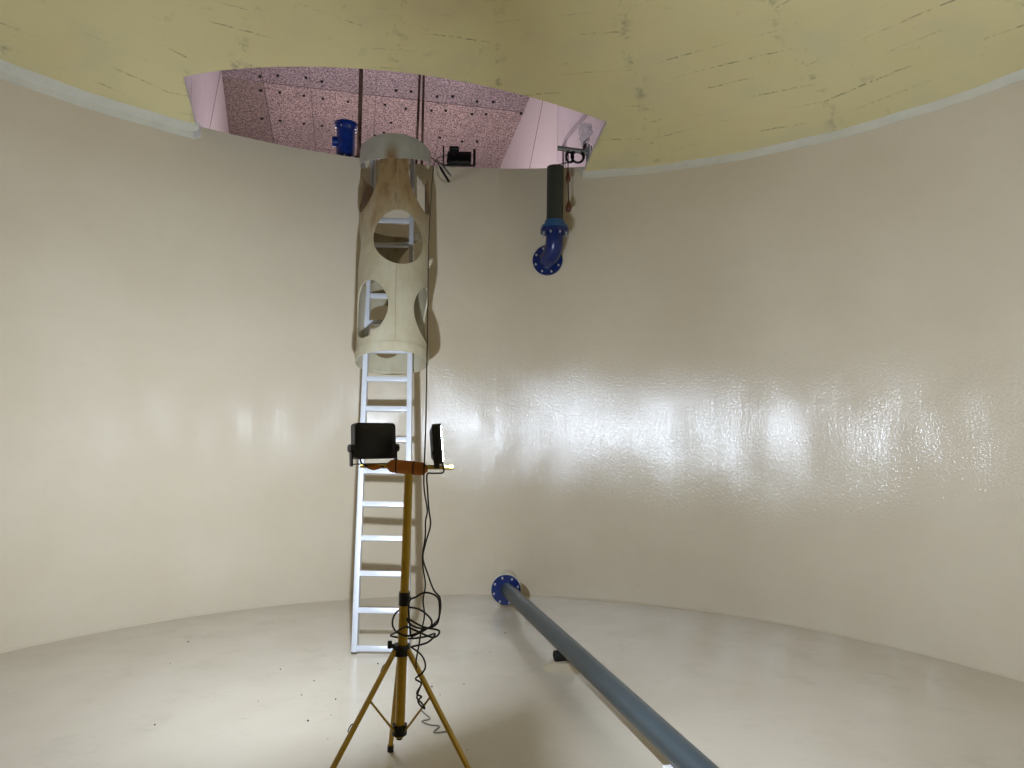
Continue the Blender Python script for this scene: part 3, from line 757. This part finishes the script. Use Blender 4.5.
# crossbar
zb = 1.522
bm = bmesh.new(); tube(bm, [(-0.705, TY, zb + 0.004), (-0.27, TY, zb)], 0.0105, 12); obj('crossbar', bm, M['yellow_b'], tri)
bm = bmesh.new(); ra = []; pp = []
for i in range(13):
    q = i / 12; pp.append((-0.580 + 0.190 * q, TY, zb + 0.006 - 0.016 * q)); ra.append(0.032 * min(1, math.sqrt(max(0.12, 1 - (2 * q - 1) ** 8))))
tube(bm, pp, 0.027, 18, radii=ra); fsl = tag(obj('foam_sleeve', bm, M['foam'], tri), 'orange-brown foam sleeve')
for x in (-0.535, -0.455):
    bm = bmesh.new(); tube(bm, [(x - 0.003, TY, zb + 0.006 - 0.08 * (x + 0.58)), (x + 0.003, TY, zb + 0.006 - 0.08 * (x + 0.58))], 0.0332, 18); obj('strap', bm, M['black'], fsl)

def flood(name, label, C0, face, w, h, power):
    """LED flood lamp whose lens looks along 'face'; C0 is the middle of its body"""
    C0 = Vector(C0); y = Vector(face).normalized(); x = y.cross(Vector((0, 0, 1))).normalized(); z = x.cross(y)
    m = Matrix((x, y, z)).transposed()
    root = thing(name, label, 'lamp', (C0.x, C0.y, zb + 0.012), 'black flood lamps')
    P = lambda a, b, c: C0 + x * a + y * b + z * c
    bm = bmesh.new(); prism(bm, [P(a, -0.016, c) for a, c in rounded_rect(w, h, 0.018)], y, 0.034); obj('body', bm, M['black_metal'], root, angle=50)
    bm = bmesh.new(); A = rounded_rect(w, h, 0.018); B = rounded_rect(w - 0.022, h - 0.022, 0.012)
    va = [bm.verts.new(P(a, 0.018, c)) for a, c in A]; vb_ = [bm.verts.new(P(a, 0.018, c)) for a, c in B]
    va2 = [bm.verts.new(P(a, 0.024, c)) for a, c in A]; vb2 = [bm.verts.new(P(a, 0.024, c)) for a, c in B]
    n = len(A)
    for k in range(n):
        j = (k + 1) % n
        bm.faces.new((va[k], va[j], va2[j], va2[k])); bm.faces.new((va2[k], va2[j], vb2[j], vb2[k])); bm.faces.new((vb2[k], vb2[j], vb_[j], vb_[k])); bm.faces.new((vb_[k], vb_[j], va[j], va[k]))
    obj('front_frame', bm, M['black_metal'], root, angle=50)
    bm = bmesh.new(); prism(bm, [P(a, 0.0185, c) for a, c in rounded_rect(w - 0.024, h - 0.024, 0.012)], y, 0.006); lens = tag(obj('lens', bm, M['lens'], root, smooth=False), 'lit white lens')
    bm = bmesh.new(); prism(bm, [P(a, 0.0245, c) for a, c in rounded_rect(LAMP_SIZE, LAMP_SIZE, 0.006)], y, 0.001); obj('led_cluster', bm, M['led'], lens, smooth=False)
    dl = bpy.data.lights.new('flood_beam', 'AREA'); dl.shape = 'SQUARE'; dl.size = LAMP_SIZE; dl.energy = power; dl.color = LAMP_COL; dl.spread = math.radians(LAMP_SPREAD)
    lo = bpy.data.objects.new('flood_beam', dl); COL.objects.link(lo); lo.parent = root
    lo.location = P(0, 0.0275, 0) - Vector(root.location); lo.rotation_euler = y.to_track_quat('-Z', 'Z').to_euler()
    bm = bmesh.new(); A = rounded_rect(w - 0.012, h - 0.012, 0.016); B = rounded_rect(w - 0.06, h - 0.06, 0.02); n = len(A)
    va = [bm.verts.new(P(a, -0.0165, c)) for a, c in A]; vb_ = [bm.verts.new(P(a, -0.030, c)) for a, c in B]
    for k in range(n): bm.faces.new((va[k], va[(k + 1) % n], vb_[(k + 1) % n], vb_[k]))
    bm.faces.new(vb_); bm.faces.new(list(reversed(va)))
    obj('back_shell', bm, M['black'], root, angle=50)
    # U bracket down to the bar
    zbot = (zb + 0.0135 - C0.z); dz = -h * 0.2; bm = bmesh.new(); xs = w / 2 + 0.008
    for s in (-1, 1): box(bm, C0 + x * s * xs + Vector((0, 0, (dz + zbot) / 2)), (0.008, 0.026, abs(dz - zbot) + 0.02), m, 0.002)
    box(bm, C0 + Vector((0, 0, zbot)), (2 * xs + 0.005, 0.024, 0.005), m, 0.001)
    obj('bracket', bm, M['black_metal'], root, smooth=False)
    for s in (-1, 1):
        bm = bmesh.new(); tube(bm, [C0 + x * s * (w / 2 - 0.004) + Vector((0, 0, dz)), C0 + x * s * (xs + 0.012) + Vector((0, 0, dz))], 0.019, 14); obj('pivot_knob', bm, M['black'], root)
    return root, P

lampA, PA = flood('flood_lamp.001', 'lit black flood lamp on the tripod showing its flat back', (-0.645, 3.235, 1.642), (-0.61, 0.78, -0.10), 0.212, 0.168, LAMP_LEFT)
lampB, PB = flood('flood_lamp.002', 'lit black flood lamp on the tripod seen edge-on beside the foam sleeve', (-0.349, 3.235, 1.634), (0.992, 0.095, 0.09), 0.215, 0.185, LAMP_RIGHT)

# ------------------------------------------------------------------ cables
def cable(name, pts, r, mat, label, cat='cable', loc=None, group=None):
    bm = bmesh.new(); tube(bm, catmull(pts, 5), r, 7)
    return tag(obj(name, bm, mat, loc=loc or pts[-1], angle=80), label, cat, group)
POWER = [(-0.690, 6.890, 4.455), (-0.724, 6.860, 4.426), (-0.788, 6.740, 4.350), (-0.793, 6.500, 4.130), (-0.769, 6.2, 3.758), (-0.692, 5.5, 3.201), (-0.578, 4.6, 2.621), (-0.507, 4.05, 2.277), (-0.450, 3.6, 1.954), (-0.412, 3.3, 1.690), (-0.400, 3.175, 1.497), (-0.398, 3.19, 1.416), (-0.384, 3.20, 1.327), (-0.391, 3.200, 1.276), (-0.391, 3.200, 1.204), (-0.400, 3.190, 1.124), (-0.395, 3.180, 1.064), (-0.382, 3.170, 0.995), (-0.388, 3.150, 0.929), (-0.381, 3.150, 0.858), (-0.394, 3.140, 0.788), (-0.403, 3.140, 0.723), (-0.413, 3.140, 0.663), (-0.411, 3.140, 0.630)]
cable("power_cable", POWER, 0.0036, M['black'], 'long thin black cable from the hatch lamp down to the tripod')
cable('lamp_lead', [(-0.349, 3.20, 1.60), (-0.309, 3.190, 1.510), (-0.355, 3.175, 1.499), (-0.384, 3.17, 1.494), (-0.386, 3.210, 1.419), (-0.380, 3.230, 1.326), (-0.371, 3.230, 1.255), (-0.391, 3.225, 1.174), (-0.402, 3.220, 1.104), (-0.378, 3.220, 1.031), (-0.350, 3.220, 0.960), (-0.317, 3.220, 0.916), (-0.323, 3.205, 0.832), (-0.377, 3.170, 0.792), (-0.441, 3.160, 0.761)],
      0.004, M['black'], 'black lead looping from the edge-on flood lamp down to the coil', group='lamp leads')
cable('lamp_lead.001', [(-0.700, 3.20, 1.575), (-0.695, 3.19, 1.545), (-0.675, 3.20, 1.528), (-0.655, 3.205, 1.519), (-0.625, 3.205, 1.522), (-0.590, 3.20, 1.524)],
      0.004, M['black'], 'short black lead from the back-facing flood lamp to the foam sleeve', group='lamp leads')
bm = bmesh.new(); tube(bm, [(-0.665, 3.205, 1.520), (-0.65, 3.203, 1.520), (-0.635, 3.203, 1.521), (-0.62, 3.203, 1.522), (-0.605, 3.202, 1.522)], 0.012, 10, radii=[0.006, 0.012, 0.014, 0.011, 0.006])
tag(obj('cable_joint', bm, M['foam'], loc=(-0.635, 3.203, 1.521)), 'brown taped cable joint beside the foam sleeve under the back-facing lamp', 'cable joint')
COIL = [(-0.447, 3.190, 0.760), (-0.459, 3.190, 0.902), (-0.425, 3.165, 0.938), (-0.380, 3.150, 0.963), (-0.326, 3.150, 0.946), (-0.314, 3.160, 0.892), (-0.326, 3.175, 0.818), (-0.387, 3.175, 0.790), (-0.449, 3.165, 0.765), (-0.507, 3.180, 0.775), (-0.536, 3.220, 0.797), (-0.533, 3.250, 0.833), (-0.505, 3.285, 0.855), (-0.466, 3.275, 0.863), (-0.405, 3.245, 0.856), (-0.356, 3.225, 0.817), (-0.372, 3.215, 0.784), (-0.435, 3.190, 0.800), (-0.462, 3.175, 0.840), (-0.387, 3.150, 0.811), (-0.315, 3.165, 0.790), (-0.341, 3.165, 0.759), (-0.420, 3.145, 0.796), (-0.467, 3.160, 0.806), (-0.508, 3.170, 0.780), (-0.544, 3.220, 0.748), (-0.523, 3.265, 0.727), (-0.462, 3.285, 0.715), (-0.387, 3.245, 0.737), (-0.337, 3.205, 0.764), (-0.367, 3.185, 0.731), (-0.440, 3.180, 0.712)]
cable('coiled_cable', COIL, 0.0045, M['black'], 'tangled coil of black cable hung around the tripod pole above its leg collar', 'cable coil')
TAIL = [(-0.444, 3.180, 0.712), (-0.388, 3.140, 0.687), (-0.367, 3.110, 0.652), (-0.379, 3.095, 0.626), (-0.407, 3.085, 0.604), (-0.380, 3.080, 0.586), (-0.399, 3.080, 0.544), (-0.378, 3.080, 0.529), (-0.394, 3.085, 0.511), (-0.383, 3.100, 0.482), (-0.367, 3.120, 0.462)]
cable('cable_tail', TAIL + [(-0.38, 3.11, 0.49), (-0.40, 3.095, 0.52), (-0.385, 3.085, 0.57)], 0.004, M['black'], 'twisted black cable end dangling along the tripod leg below the collar')
FLOORC = [(-0.520, 4.22, 0.005), (-0.495, 4.169, 0.005), (-0.451, 4.091, 0.005), (-0.492, 4.054, 0.005), (-0.440, 4.01, 0.005), (-0.384, 3.993, 0.005), (-0.409, 3.919, 0.005), (-0.357, 3.921, 0.005), (-0.31, 3.95, 0.005)]
cable('floor_cable', FLOORC, 0.0042, M['grey_cord'], 'thin grey cord squiggled on the floor behind the tripod')

# ------------------------------------------------------------------ grit on the floor
bm = bmesh.new()
spots = [(-0.926, 4.979), (-1.037, 4.13), (-0.21, 3.727), (-0.125, 6.344), (-0.028, 5.732), (-0.137, 5.265), (-1.989, 3.967), (-2.475, 5.394), (-2.378, 4.92), (-0.289, 4.633), (-1.148, 4.046), (-0.91, 5.167)]
spots += [(random.gauss(-0.75, 0.35), random.gauss(4.7, 0.45)) for _ in range(9)]
for x, y in spots:
    r = random.uniform(0.003, 0.008); tube(bm, [(x, y, 0.0), (x + r * random.uniform(-.6, .6), y, r * 0.8)], r, 5, radii=[r, r * 0.5])
tag(obj('floor_grit', bm, M['grit'], smooth=False), 'dark grit crumbs scattered on the floor around the ladder foot', 'grit', kind='stuff')
